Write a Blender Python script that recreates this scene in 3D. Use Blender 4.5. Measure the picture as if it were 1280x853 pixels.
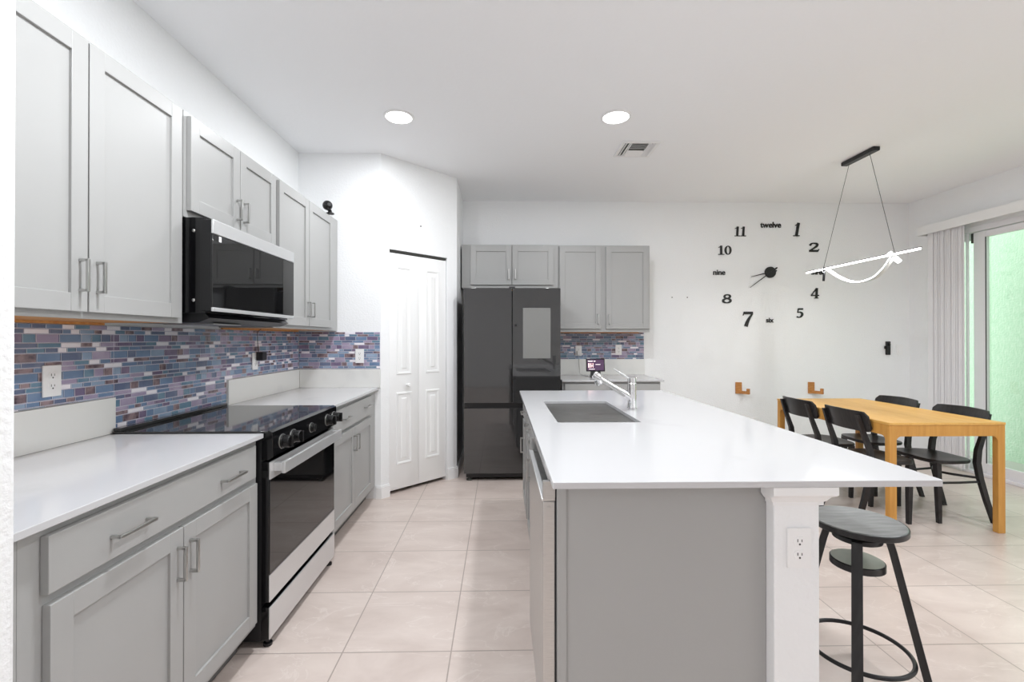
import bpy, bmesh, math, random
from mathutils import Vector, Matrix

for o in list(bpy.data.objects): bpy.data.objects.remove(o)
SC = bpy.context.scene
COL = SC.collection
PI = math.pi

# ------------------------------------------------------------------ camera, world, lights, exposure
F, PCX, PCY, YAW, PITCH, CAMH = 575.5, 637.5, 421.2, .0207, .004, 1.3166
cam = bpy.data.cameras.new('camera'); camo = bpy.data.objects.new('camera', cam); COL.objects.link(camo)
cam.sensor_fit = 'HORIZONTAL'; cam.sensor_width = 36.0; cam.lens = 36.0*F/1280
cam.shift_x = (640-PCX)/1280; cam.shift_y = -(426.5-PCY)/1280
cam.clip_start = .05; cam.clip_end = 100
camo.location = (0, 0, CAMH); camo.rotation_euler = (PI/2+PITCH, 0, -YAW)
SC.camera = camo
SC.view_settings.view_transform = 'Standard'; SC.view_settings.look = 'None'
SC.view_settings.gamma = 1.0; SC.view_settings.use_curve_mapping = False
SC.view_settings.exposure = 0.78
wd = bpy.data.worlds.new('sky'); SC.world = wd; wd.use_nodes = True
wb = wd.node_tree.nodes['Background']; wb.inputs[0].default_value = (.93, .97, 1.0, 1); wb.inputs[1].default_value = 1.4
SC.cycles.max_bounces = 10; SC.cycles.diffuse_bounces = 6; SC.cycles.glossy_bounces = 4; SC.cycles.transmission_bounces = 6
SC.cycles.caustics_reflective = False; SC.cycles.caustics_refractive = False
SC.cycles.sample_clamp_indirect = 6.0

def area(name, loc, rot, sx, sy, power, col=(1, 1, 1), shape='RECTANGLE', spread=PI):
    l = bpy.data.lights.new(name, 'AREA'); l.shape = shape; l.size = sx; l.size_y = sy
    l.energy = power; l.color = col; l.spread = spread
    o = bpy.data.objects.new(name, l); COL.objects.link(o); o.location = loc; o.rotation_euler = rot
    return o
# added side fill lights at unseen window openings behind the camera
area('side_fill_left', (-3.93, -1.8, 1.5), (PI/2, 0, -PI/2), 2.2, 1.7, 17, (.93, .965, 1))
area('side_fill_right', (4.56, -1.6, 1.5), (PI/2, 0, PI/2), 2.4, 1.9, 3, (.93, .965, 1))
# recessed ceiling lamps: two in view, two inferred, unseen others added to brighten
LAMPS = [(-.70, 3.18), (.795, 3.15), (-.50, 1.45), (.795, 1.25), (-.7, -1.2), (.9, -1.2), (2.5, 1.35), (3.75, 1.65), (-2.6, -1.8), (2.9, -2.4)]
LP = [8.5, 11.5, 18, 9, .8, .8, 9, 12, 3.5, 1.5]
for i, (x, y) in enumerate(LAMPS):
    area('downlight', (x, y, 2.832), (0, 0, 0), .15, .15, LP[i], (.94, .97, 1), 'DISK')

# ------------------------------------------------------------------ materials
def lin(c):
    c = c/255.0
    return c/12.92 if c <= .04045 else ((c+.055)/1.055)**2.4
def rgb(r, g, b): return (lin(r), lin(g), lin(b), 1)
def mat(name, col, rough=.5, metal=0, ior=1.45, coat=0, bump=None, vary=None, emit=None):
    """bump=(scale,strength,distance)  vary=(colour2, scale, detail, low, high, stretch)"""
    m = bpy.data.materials.new(name); m.use_nodes = True
    nt = m.node_tree; b = nt.nodes['Principled BSDF']
    b.inputs['Base Color'].default_value = col; b.inputs['Roughness'].default_value = rough
    b.inputs['Metallic'].default_value = metal; b.inputs['IOR'].default_value = ior
    b.inputs['Coat Weight'].default_value = coat; b.inputs['Coat Roughness'].default_value = .04
    if emit: b.inputs['Emission Color'].default_value = emit[0]; b.inputs['Emission Strength'].default_value = emit[1]
    tc = nt.nodes.new('ShaderNodeTexCoord')
    if vary:
        c2, sc, det, lo, hi, st = vary
        mp = nt.nodes.new('ShaderNodeMapping'); mp.inputs['Scale'].default_value = st
        nt.links.new(tc.outputs['Object'], mp.inputs['Vector'])
        n = nt.nodes.new('ShaderNodeTexNoise'); n.inputs['Scale'].default_value = sc; n.inputs['Detail'].default_value = det
        nt.links.new(mp.outputs[0], n.inputs['Vector'])
        r = nt.nodes.new('ShaderNodeValToRGB'); r.color_ramp.elements[0].position = lo; r.color_ramp.elements[1].position = hi
        r.color_ramp.elements[0].color = col; r.color_ramp.elements[1].color = c2
        nt.links.new(n.outputs[0], r.inputs[0]); nt.links.new(r.outputs[0], b.inputs['Base Color'])
    if bump:
        n2 = nt.nodes.new('ShaderNodeTexNoise'); n2.inputs['Scale'].default_value = bump[0]; n2.inputs['Detail'].default_value = 3
        nt.links.new(tc.outputs['Object'], n2.inputs['Vector'])
        bp = nt.nodes.new('ShaderNodeBump'); bp.inputs['Strength'].default_value = bump[1]; bp.inputs['Distance'].default_value = bump[2]
        nt.links.new(n2.outputs[0], bp.inputs['Height']); nt.links.new(bp.outputs[0], b.inputs['Normal'])
    return m
ONE = (1, 1, 1)
M = {}
M['wall'] = mat('wall_paint', rgb(241, 242, 243), .7, bump=(70, .5, .005))
M['ceiling'] = mat('ceiling_paint', rgb(248, 249, 251), .85, bump=(40, .25, .004))
M['trim'] = mat('white_gloss_trim', rgb(240, 240, 240), .35)
M['grey'] = mat('grey_cabinet_paint', rgb(168, 168, 167), .38)
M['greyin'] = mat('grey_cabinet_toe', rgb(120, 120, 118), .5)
M['maple'] = mat('maple_underside', rgb(216, 158, 92), .5, vary=(rgb(196, 132, 70), 6, 4, .35, .7, (1, 8, 8)))
M['nickel'] = mat('brushed_nickel', rgb(196, 196, 194), .28, 1)
M['quartz'] = mat('white_quartz', rgb(201, 201, 203), .12, ior=1.5, vary=(rgb(191, 191, 193), 2.2, 6, .62, .72, ONE))
M['splash'] = mat('white_quartz_upstand', rgb(226, 226, 223), .2, ior=1.5, vary=(rgb(214, 214, 212), 3, 6, .55, .7, ONE))
M['steel'] = mat('stainless_steel', rgb(205, 205, 203), .3, 1, vary=(rgb(190, 190, 189), 30, 2, .3, .7, (1, 1, 40)))
M['steelpolish'] = mat('satin_steel_trim', rgb(226, 227, 228), .3, .65)
M['sinksteel'] = mat('sink_steel', rgb(150, 150, 148), .35, 1, vary=(rgb(130, 130, 128), 14, 4, .4, .7, (1, 6, 1)))
M['chrome'] = mat('chrome', rgb(225, 225, 226), .06, 1)
M['black'] = mat('black_metal', rgb(26, 26, 28), .35)
M['blackgloss'] = mat('black_gloss', rgb(14, 14, 16), .08, ior=1.5)
M['blackglass'] = mat('black_glass', rgb(14, 14, 15), .03, ior=1.75)
M['cooktop'] = mat('black_ceramic_glass', rgb(50, 50, 50), .05, ior=1.5)
M['fridge'] = mat('charcoal_glass', rgb(40, 40, 41), .04, ior=1.85)
M['fridgebody'] = mat('charcoal_case', rgb(44, 44, 46), .4)
M['panelgrey'] = mat('grey_door_glass', rgb(124, 124, 122), .05, ior=1.6)
M['plate'] = mat('white_plastic', rgb(242, 242, 242), .3)
M['slot'] = mat('dark_slot', rgb(60, 60, 60), .6)
M['oak'] = mat('oak_top', rgb(224, 176, 98), .42, vary=(rgb(208, 156, 78), 5, 6, .35, .75, (6, .6, 6)))
M['oakleg'] = mat('oak_frame', rgb(206, 152, 76), .45, vary=(rgb(190, 134, 62), 5, 6, .35, .75, (8, 8, .7)))
M['hookwood'] = mat('hook_wood', rgb(196, 138, 78), .5, vary=(rgb(170, 108, 54), 20, 4, .4, .7, (1, 1, 5)))
M['ebony'] = mat('black_stained_wood', rgb(32, 31, 32), .34, vary=(rgb(44, 43, 44), 10, 4, .4, .7, (1, 8, 1)))
M['seatblack'] = mat('black_seat_sheen', rgb(92, 94, 94), .32, vary=(rgb(122, 124, 123), 5, 6, .35, .7, (2, 12, 1)))  # reflected light on the black seat put in as lighter grey
M['sage'] = mat('sage_disc', rgb(205, 213, 196), .5, vary=(rgb(214, 219, 202), 14, 4, .4, .7, ONE))
M['numeral'] = mat('black_clock_foam', rgb(30, 30, 28), .5)
M['lampon'] = mat('lit_diffuser', rgb(255, 255, 255), .5, emit=((1, .99, .97, 1), 5))
M['ledon'] = mat('lit_led_strip', rgb(255, 255, 255), .5, emit=((1, .99, .98, 1), 4))
M['grill'] = mat('vent_dark', rgb(70, 70, 66), .6)
M['vane'] = mat('white_vinyl_vane', rgb(240, 239, 241), .5)
M['vinyl'] = mat('white_vinyl_frame', rgb(232, 230, 233), .35)
M['knob'] = mat('black_knob', rgb(18, 18, 19), .25)
M['bezel'] = mat('display_bezel', rgb(20, 18, 22), .3)
M['screen'] = mat('lit_screen', rgb(40, 30, 44), .2, emit=(rgb(74, 52, 78), .8))
M['screenpink'] = mat('lit_screen_digits', rgb(240, 190, 190), .3, emit=(rgb(246, 190, 190), .9))
M['screenwhite'] = mat('lit_screen_words', rgb(250, 240, 240), .3, emit=(rgb(250, 235, 240), .8))
M['patio'] = mat('patio_concrete', rgb(190, 188, 182), .8, bump=(60, .3, .004))
M['mint'] = mat('mint_stucco', rgb(196, 224, 198), .85, bump=(50, .6, .01), vary=(rgb(216, 234, 214), 30, 6, .40, .68, (1, 2.4, .5)))

def glass_mat():
    m = bpy.data.materials.new('clear_pane'); m.use_nodes = True; nt = m.node_tree
    for n in list(nt.nodes): nt.nodes.remove(n)
    out = nt.nodes.new('ShaderNodeOutputMaterial'); mx = nt.nodes.new('ShaderNodeMixShader')
    tr = nt.nodes.new('ShaderNodeBsdfTransparent'); tr.inputs[0].default_value = (.92, .95, .92, 1)
    gl = nt.nodes.new('ShaderNodeBsdfGlossy'); gl.inputs['Roughness'].default_value = .01
    fr = nt.nodes.new('ShaderNodeFresnel'); fr.inputs[0].default_value = 1.6
    ge = nt.nodes.new('ShaderNodeNewGeometry'); sb = nt.nodes.new('ShaderNodeMath'); sb.operation = 'SUBTRACT'; sb.inputs[0].default_value = 1
    ml = nt.nodes.new('ShaderNodeMath'); ml.operation = 'MULTIPLY'
    nt.links.new(ge.outputs['Backfacing'], sb.inputs[1]); nt.links.new(sb.outputs[0], ml.inputs[0]); nt.links.new(fr.outputs[0], ml.inputs[1]); nt.links.new(ml.outputs[0], mx.inputs[0]); nt.links.new(tr.outputs[0], mx.inputs[1]); nt.links.new(gl.outputs[0], mx.inputs[2])
    nt.links.new(mx.outputs[0], out.inputs[0]); return m
M['glass'] = glass_mat()

def floor_mat():
    m = mat('beige_porcelain_tile', rgb(214, 200, 191), .28, ior=1.45); nt = m.node_tree; b = nt.nodes['Principled BSDF']
    L = nt.links.new
    tc = nt.nodes.new('ShaderNodeTexCoord')
    mp = nt.nodes.new('ShaderNodeMapping'); mp.inputs['Location'].default_value = (.207/.455*1.0, -1.948/.4605, 0); mp.inputs['Scale'].default_value = (1/.455, 1/.4605, 1)
    L(tc.outputs['Object'], mp.inputs[0])
    br = nt.nodes.new('ShaderNodeTexBrick'); br.offset = 0; br.squash = 1
    br.inputs['Scale'].default_value = 1; br.inputs['Brick Width'].default_value = 1; br.inputs['Row Height'].default_value = 1
    br.inputs['Mortar Size'].default_value = .0062; br.inputs['Mortar Smooth'].default_value = .1; br.inputs['Bias'].default_value = 0
    br.inputs['Color1'].default_value = (1, 1, 1, 1); br.inputs['Color2'].default_value = (.95, .94, .94, 1); br.inputs['Mortar'].default_value = (0, 0, 0, 1)
    L(mp.outputs[0], br.inputs['Vector'])
    mp2 = nt.nodes.new('ShaderNodeMapping'); mp2.inputs['Rotation'].default_value = (0, 0, .5); mp2.inputs['Scale'].default_value = (1, 2.2, 1)
    L(tc.outputs['Object'], mp2.inputs[0])
    n1 = nt.nodes.new('ShaderNodeTexNoise'); n1.inputs['Scale'].default_value = 2.4; n1.inputs['Detail'].default_value = 9; n1.inputs['Roughness'].default_value = .62; n1.inputs['Distortion'].default_value = .6
    L(mp2.outputs[0], n1.inputs['Vector'])
    r1 = nt.nodes.new('ShaderNodeValToRGB'); e = r1.color_ramp.elements
    e[0].position = .3; e[0].color = rgb(203, 188, 180); e[1].position = .72; e[1].color = rgb(223, 210, 202)
    L(n1.outputs[0], r1.inputs[0])
    n2 = nt.nodes.new('ShaderNodeTexNoise'); n2.inputs['Scale'].default_value = 1.7; n2.inputs['Detail'].default_value = 6; n2.inputs['Distortion'].default_value = 1.2
    L(mp2.outputs[0], n2.inputs['Vector'])
    r2 = nt.nodes.new('ShaderNodeValToRGB'); e = r2.color_ramp.elements
    e[0].position = .492; e[0].color = (0, 0, 0, 1); e[1].position = .5; e[1].color = (.45, .45, .45, 1)
    x = e.new(.508); x.color = (0, 0, 0, 1)
    L(n2.outputs[0], r2.inputs[0])
    mv = nt.nodes.new('ShaderNodeMix'); mv.data_type = 'RGBA'; mv.inputs[7].default_value = rgb(232, 222, 215)
    L(r2.outputs[0], mv.inputs[0]); L(r1.outputs[0], mv.inputs[6])
    mm = nt.nodes.new('ShaderNodeMix'); mm.data_type = 'RGBA'; mm.blend_type = 'MULTIPLY'; mm.inputs[0].default_value = 1
    L(mv.outputs[2], mm.inputs[6]); L(br.outputs['Color'], mm.inputs[7])
    mg = nt.nodes.new('ShaderNodeMix'); mg.data_type = 'RGBA'; mg.inputs[7].default_value = rgb(168, 155, 147)
    L(br.outputs['Fac'], mg.inputs[0]); L(mm.outputs[2], mg.inputs[6]); L(mg.outputs[2], b.inputs['Base Color'])
    bp = nt.nodes.new('ShaderNodeBump'); bp.inputs['Strength'].default_value = .3; bp.inputs['Distance'].default_value = .002; bp.invert = True
    L(br.outputs['Fac'], bp.inputs['Height']); L(bp.outputs[0], b.inputs['Normal'])
    return m
M['floor'] = floor_mat()

# ------------------------------------------------------------------ mesh builder
def ident(u, v, w): return (u, v, w)
def face_px(X0): return lambda u, v, w: (X0+w, u, v)          # front towards +X ; u = Y, v = Z
def face_my(Y0): return lambda u, v, w: (u, Y0-w, v)          # front towards -Y ; u = X
def face_mx(X0): return lambda u, v, w: (X0-w, u, v)          # front towards -X
R2 = math.sqrt(.5); DX, DY = -.985, 3.815
def diagm(u, v, w): return (DX+(u+w)*R2, DY+(u-w)*R2, v)      # the 45 degree pantry wall

class MB:
    def __init__(s, m=ident): s.bm = bmesh.new(); s.m = m; s.mi = 0
    def V(s, p): return s.bm.verts.new(s.m(*p))
    def Fc(s, vs):
        try: f = s.bm.faces.new(vs); f.material_index = s.mi; return f
        except ValueError: return None
    def box(s, u0, u1, v0, v1, w0, w1, bev=0, seg=2):
        c = [s.V((u, v, w)) for u in (u0, u1) for v in (v0, v1) for w in (w0, w1)]
        q = [(0, 1, 3, 2), (4, 6, 7, 5), (0, 4, 5, 1), (2, 3, 7, 6), (0, 2, 6, 4), (1, 5, 7, 3)]
        fs = [s.Fc([c[i] for i in f]) for f in q]
        if bev:
            es = list({e for f in fs for e in f.edges})
            bmesh.ops.bevel(s.bm, geom=es, offset=bev, segments=seg, affect='EDGES', profile=.5)
        return s
    def prism(s, poly, w0, w1, perm=(0, 1, 2), bev=0):
        """poly in 2D, extruded along the third axis; perm places (a,b,c) into coordinates"""
        def P(a, b, c):
            t = [0, 0, 0]; t[perm[0]] = a; t[perm[1]] = b; t[perm[2]] = c; return s.V(t)
        A = [P(a, b, w0) for a, b in poly]; B = [P(a, b, w1) for a, b in poly]; n = len(poly)
        fs = [s.Fc(A[::-1]), s.Fc(B)]
        for i in range(n): fs.append(s.Fc([A[i], A[(i+1) % n], B[(i+1) % n], B[i]]))
        if bev:
            es = list({e for f in fs[:2] for e in f.edges})
            bmesh.ops.bevel(s.bm, geom=es, offset=bev, segments=2, affect='EDGES', profile=.5)
        return s
    def rings(s, rs, closed=False, cap=True):
        vs = [[s.V(p) for p in r] for r in rs]; n = len(rs[0]); k = len(vs)
        for i in range(k if closed else k-1):
            a, b = vs[i], vs[(i+1) % k]
            for j in range(n): s.Fc([a[j], a[(j+1) % n], b[(j+1) % n], b[j]])
        if cap and not closed: s.Fc(vs[0][::-1]); s.Fc(vs[-1])
        return s
    def tube(s, pts, r, seg=10, closed=False, sec=None):
        """round tube, or sec=(a,b) half sizes for a flat section (b along world up-ish)"""
        seg = max(seg, 18); pts = [Vector(p) for p in pts]; n = len(pts); rs = []
        for i, p in enumerate(pts):
            a = pts[(i-1) % n] if (closed or i) else p; b = pts[(i+1) % n] if (closed or i < n-1) else p
            t = (b-a).normalized(); up = Vector((0, 0, 1)) if abs(t.z) < .9 else Vector((0, 1, 0))
            x = t.cross(up).normalized(); y = x.cross(t).normalized()
            rr = r[i] if isinstance(r, (list, tuple)) else r
            if sec: rs.append([p+x*(sec[0]*sx)+y*(sec[1]*sy) for sx, sy in ((1, 1), (-1, 1), (-1, -1), (1, -1))])
            else: rs.append([p+(x*math.cos(2*PI*k/seg)+y*math.sin(2*PI*k/seg))*rr for k in range(seg)])
        return s.rings(rs, closed)
    def lathe(s, prof, c=(0, 0, 0), axis=(0, 0, 1), seg=32):
        """prof = [(r,h)...] around axis at c"""
        seg = max(seg, 20); ax = Vector(axis).normalized(); t = Vector((0, 0, 1)) if abs(ax.z) < .9 else Vector((1, 0, 0))
        x = ax.cross(t).normalized(); y = ax.cross(x).normalized(); c = Vector(c)
        return s.rings([[c+ax*h+(x*math.cos(2*PI*k/seg)+y*math.sin(2*PI*k/seg))*max(r, 1e-4) for k in range(seg)] for r, h in prof])
    def build(s, name, mt, parent=None, smooth=21):
        off = Vector((0, 0, 0)); p = parent
        while p: off += p.location; p = p.parent
        bmesh.ops.translate(s.bm, verts=s.bm.verts, vec=-off)
        bmesh.ops.recalc_face_normals(s.bm, faces=s.bm.faces)
        me = bpy.data.meshes.new(name); s.bm.to_mesh(me); s.bm.free()
        for k in (mt if isinstance(mt, list) else [mt]): me.materials.append(k)
        me.polygons.foreach_set('use_smooth', [True]*len(me.polygons)); me.set_sharp_from_angle(angle=math.radians(smooth))
        o = bpy.data.objects.new(name, me); COL.objects.link(o)
        if parent: o.parent = parent
        return o
def thing(name, loc, label, cat, group=None):
    o = bpy.data.objects.new(name, None); COL.objects.link(o); o.location = loc; o.empty_display_size = .05
    return tag(o, label, cat, group)
def tag(o, label, cat, group=None, kind=None):
    o['label'] = label; o['category'] = cat
    if group: o['group'] = group
    if kind: o['kind'] = kind
    return o
def struct(o, label=None, cat=None):
    o['kind'] = 'structure'
    if label: o['label'] = label; o['category'] = cat
    return o
def copy_tree(o, parent=None):
    c = o.copy(); COL.objects.link(c)
    if parent: c.parent = parent
    for ch in list(o.children): copy_tree(ch, c)
    return c

def smooth(P, k=6):
    out = []
    for i in range(len(P)-1):
        p0 = P[max(i-1, 0)]; p1 = P[i]; p2 = P[i+1]; p3 = P[min(i+2, len(P)-1)]
        for j in range(k):
            s_ = j/k; out.append(tuple(.5*((2*p1[c])+(-p0[c]+p2[c])*s_+(2*p0[c]-5*p1[c]+4*p2[c]-p3[c])*s_**2+(-p0[c]+3*p1[c]-3*p2[c]+p3[c])*s_**3) for c in range(3)))
    return out+[P[-1]]

# ------------------------------------------------------------------ the room
H = 2.846; XL, XR, YB = -1.66, 4.61, 5.10
XRET = -.415; AD = .57                                   # return wall beside the fridge; run of the diagonal wall
X0, Y0 = -4.0, -4.0
struct(MB().box(X0-.2, XR+.15, Y0-.2, YB+.15, -.1, 0).build('floor', M['floor']), 'beige porcelain tile floor with thin grey grout lines', 'floor')
struct(MB().box(X0-.2, XR+.15, Y0-.2, YB+.15, H, H+.1).build('ceiling', M['ceiling']), 'flat white textured ceiling of the kitchen', 'ceiling')
struct(MB().box(XL-.12, XL, .94, DY+.1, 0, H).build('wall_left', M['wall']), 'white wall above and behind the long run of cabinets', 'wall')
struct(MB().box(X0, -.967, .80, .943, 0, H, .012).build('wall_near', M['wall']), 'white textured wall end at the left edge of the photo', 'wall')
struct(MB().box(XL, DX, DY, DY+.1, 0, H).build('wall_corner', M['wall']), 'short white wall facing the camera beside the pantry door', 'wall')
w = MB(diagm); UL, UR, HZ = .079, .692, 2.069; UE = AD/R2
w.box(0, UL, 0, H, -.1, 0); w.box(UR, UE, 0, H, -.1, 0); w.box(UL, UR, HZ, H, -.1, 0)
struct(w.build('wall_pantry', M['wall']), 'angled white wall around the white bifold pantry door', 'wall')
struct(MB().box(XRET-.1, XRET, DY+AD, YB, 0, H).build('wall_return', M['wall']), 'narrow white wall return beside the dark refrigerator', 'wall')
struct(MB().box(XRET-.1, XR+.15, YB, YB+.12, 0, H).build('wall_back', M['wall']), 'white back wall carrying the large clock', 'wall')
w = MB(); DY0, DY1, DZ = 2.0, 4.80, 2.41
w.box(XR, XR+.15, Y0, -2.8, 0, H); w.box(XR, XR+.15, -2.8, -.4, 0, .55); w.box(XR, XR+.15, -2.8, -.4, 2.45, H); w.box(XR, XR+.15, -.4, DY0, 0, H); w.box(XR, XR+.15, DY1, YB, 0, H); w.box(XR, XR+.15, DY0, DY1, DZ, H)
struct(w.build('wall_right', M['wall']), 'white wall around the sliding glass door', 'wall')
w = MB(); a, b, z0, z1 = -2.9, -.7, .65, 2.35
w.box(X0-.12, X0, Y0, a, 0, H); w.box(X0-.12, X0, b, .80, 0, H); w.box(X0-.12, X0, a, b, 0, z0); w.box(X0-.12, X0, a, b, z1, H)
struct(w.build('wall_side', M['wall']))
struct(MB().box(X0, XR, Y0-.12, Y0, 0, H).build('wall_rear', M['wall']))
for i, (x, a, b, z0, z1) in enumerate(((X0-.07, -2.9, -.7, .65, 2.35), (XR+.07, -2.8, -.4, .55, 2.45))):  # unseen windows put in for the side light
    w = MB()
    for p in ((a, a+.05, z0, z1), (b-.05, b, z0, z1), (a, b, z0, z0+.05), (a, b, z1-.05, z1), ((a+b)/2-.02, (a+b)/2+.02, z0, z1)): w.box(x-.03, x+.03, p[0], p[1], p[2], p[3])
    struct(w.build('window_%d' % (i+1), M['vinyl']))
# baseboards
def base(name, m, u0, u1, label=None):
    w = MB(m); w.box(u0, u1, 0, .092, 0, .014); w.box(u0, u1, .092, .105, 0, .009, .003)
    struct(w.build(name, M['trim']), label, 'baseboard' if label else None)
base('baseboard_corner', face_my(DY), -1.02, DX+.006, 'white baseboard at the wall corner beside the pantry door')
base('baseboard_pantry', diagm, 0, UL, 'short white baseboard on the left of the pantry door')
base('baseboard_fridge', diagm, UR, UE+.006, 'short white baseboard between pantry door and refrigerator')
base('baseboard_return', face_px(XRET), DY+AD, YB)
base('baseboard_back', face_my(YB), 1.62, XR-.001, 'white baseboard along the back wall behind the dining table')
base('baseboard_right', face_mx(XR), 4.50, YB)
base('baseboard_near', face_px(-.967), .80, .946)
# pantry bifold door
d1 = bpy.data.objects.new('door_1', None); COL.objects.link(d1); d1.location = diagm((UL+UR)/2, 0, 0)
struct(d1, 'white bifold pantry door with raised panels in the angled wall', 'door')
MIDU = .385
def leaf(u0, u1):
    w = MB(diagm); zb, zt = .032, 2.043
    w.box(u0, u1, zb, zt, -.048, -.018, .002)
    pu0, pu1 = u0+(u1-u0)*.28, u1-(u1-u0)*.28
    w2 = MB(diagm)
    for z0, z1 in ((.25, .845), (1.02, 1.925)):
        # moulded ring around a raised field
        def ring(g, ww): return [(pu0+g, z0+g, ww), (pu1-g, z0+g, ww), (pu1-g, z1-g, ww), (pu0+g, z1-g, ww)]
        w.rings([ring(-.012, -.0185), ring(-.006, -.011), ring(.006, -.013), ring(.016, -.0235), ring(.028, -.0235), ring(.046, -.013)], cap=False)
        w.Fc([w.V(p) for p in ring(.046, -.013)])
    return w.build('leaf', M['trim'], d1, 25)
lf = leaf(UL+.004, MIDU-.0015); leaf(MIDU+.0015, UR-.006)
w = MB(diagm); w.lathe([(.008, -.02), (.007, .0), (.016, .008), (.018, .018), (.012, .026), (0, .028)], (.262, .916, 0), (0, 0, 1), 20)
w.build('door_knob', M['trim'], lf)
MB(diagm).box(UL, UR, 2.05, 2.066, -.06, -.02).build('track', M['grill'], d1)
MB(diagm).box(UL-.05, UR+.05, 0, HZ+.02, -.16, -.11).build('backing', M['fridgebody'], d1)  # dark sheet set behind the leaves for the pantry's shade
# sliding glass door
d2 = bpy.data.objects.new('door_2', None); COL.objects.link(d2); d2.location = (XR+.05, (DY0+DY1)/2, 0)
struct(d2, 'white framed sliding glass door onto the green outdoors', 'door')
w = MB()
w.box(XR-.004, XR+.14, DY1-.028, DY1, 0, DZ, .003); w.box(XR-.004, XR+.14, DY0, DY0+.028, 0, DZ, .003)
w.box(XR-.004, XR+.14, DY0, DY1, DZ-.055, DZ, .003); w.box(XR-.01, XR+.14, DY0, DY1, 0, .03, .003)
w.build('frame', M['vinyl'], d2)
w = MB(); SY1 = 4.411; GY1 = 4.299
w.box(XR+.02, XR+.06, GY1, SY1, .03, DZ-.06, .004); w.box(XR+.02, XR+.06, DY0+.03, DY0+.13, .03, DZ-.06, .004)
w.box(XR+.02, XR+.06, DY0+.13, GY1, .03, .127, .004); w.box(XR+.02, XR+.06, DY0+.13, GY1, 2.29, DZ-.06, .004)
sash = w.build('sash', M['vinyl'], d2)
MB().box(XR+.036, XR+.042, DY0+.12, GY1+.01, .12, 2.30).build('pane', M['glass'], sash)
MB().box(XR+.03, XR+.05, SY1+.002, 4.442, 2.255, 2.35).build('bumper', M['grill'], d2)
MB().box(XR+.018, XR+.021, GY1-.008, GY1+.0005, .127, 2.29).build('gasket', M['slot'], d2)
w = MB(); w.box(XR-.003, XR+.012, 4.442, 4.466, .03, DZ-.056, .002); w.box(XR+.064, XR+.09, 4.46, DY1-.03, .03, .127, .003); w.box(XR+.064, XR+.09, 4.46, DY1-.03, 2.29, DZ-.056, .003)
sash = w.build('fixed_sash', M['vinyl'], d2)
MB().box(XR+.070, XR+.076, 4.3, DY1-.03, .128, 2.289).build('pane', M['glass'], sash)
# outside the sliding door
struct(MB().box(XR+.16, 9, -2, 9, -.15, -.03).build('ground', M['patio']))
tag(MB().box(5.6, 5.8, -1, 8.5, -.03, 3.4).build('garden_wall', M['mint']), 'mottled mint green wall seen through the sliding glass door', 'wall', kind='structure')

# ------------------------------------------------------------------ cabinets
def shaker(m, u0, u1, v0, v1, name, parent, fr=.057, th=.02):
    w = MB(m); g = .0
    w.box(u0+fr-.004, u1-fr+.004, v0+fr-.004, v1-fr+.004, 0, th-.009)
    w.box(u0, u0+fr, v0, v1, 0, th, .0015); w.box(u1-fr, u1, v0, v1, 0, th, .0015)
    w.box(u0+fr-.0005, u1-fr+.0005, v0, v0+fr, 0, th-.0004, .0015); w.box(u0+fr-.0005, u1-fr+.0005, v1-fr, v1, 0, th-.0004, .0015)
    return w.build(name, M['grey'], parent)
def slab(m, u0, u1, v0, v1, name, parent, th=.02):
    return MB(m).box(u0, u1, v0, v1, 0, th, .002).build(name, M['grey'], parent)
def pull(m, u, v, L, vertical, parent, w0=.02):
    w = MB(m); h = L/2; t = .0045; st = .03
    if vertical:
        w.box(u-t, u+t, v-h, v+h, w0+st-.009, w0+st, .0015)
        for s_ in (-1, 1): w.box(u-t, u+t, v+s_*h-.009*(s_ > 0), v+s_*h+.009*(s_ < 0), w0-.0005, w0+st-.004, .001)
    else:
        w.box(u-h, u+h, v-t, v+t, w0+st-.009, w0+st, .0015)
        for s_ in (-1, 1): w.box(u+s_*h-.009*(s_ > 0), u+s_*h+.009*(s_ < 0), v-t, v+t, w0-.0005, w0+st-.004, .001)
    w.build('handle', M['nickel'], parent)
def upper(m, u0, u1, z0, z1, depth, doors, label, group='grey wall cabinets', ctr=None):
    t = thing('wall_cabinet', m((u0+u1)/2, z0, -depth/2), label, 'cabinet', group)
    w = MB(m); k = .018
    w.box(u0, u0+k, z0, z1, -depth, -.0005); w.box(u1-k, u1, z0, z1, -depth, -.0005)
    w.box(u0+k, u1-k, z0+.016, z1, -depth, -.02)
    w.box(u0+k, u1-k, z0, z0+.035, -.02, -.0005); w.box(u0+k, u1-k, z1-.03, z1, -.02, -.0005); w.box(u0+k, u1-k, z0+.035, z1-.03, -.02, -.001)
    w.build('body', M['grey'], t)
    w = MB(m); w.box(u0+k+.001, u1-k-.001, z0+.0006, z0+.0155, -depth, -.021)
    if z0 < 1.39: w.box(u0+k+.001, u1-k-.001, z0-.009, z0+.0004, -depth, -depth+.014)
    w.build('underside', M['maple'], t)
    for (a, b, c, d, hu, hv, hl) in doors:
        dr = shaker(m, a, b, c, d, 'door', t)
        if hu is not None: pull(m, hu, hv, hl, True, dr)
    return t
ML = face_px(-1.34)
upper(ML, .95, 1.966, 1.381, 2.286, .318, [(1.075, 1.500, 1.402, 2.268, 1.472, 1.516, .104), (1.505, 1.932, 1.402, 2.268, 1.534, 1.516, .104)],
      'tall grey wall cabinet nearest the camera with two shaker doors')
upper(ML, 1.972, 2.738, 1.835, 2.286, .318, [(1.990, 2.360, 1.864, 2.268, 2.333, 1.962, .104), (2.365, 2.735, 1.864, 2.268, 2.394, 1.962, .104)],
      'short grey wall cabinet directly above the microwave')
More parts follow.
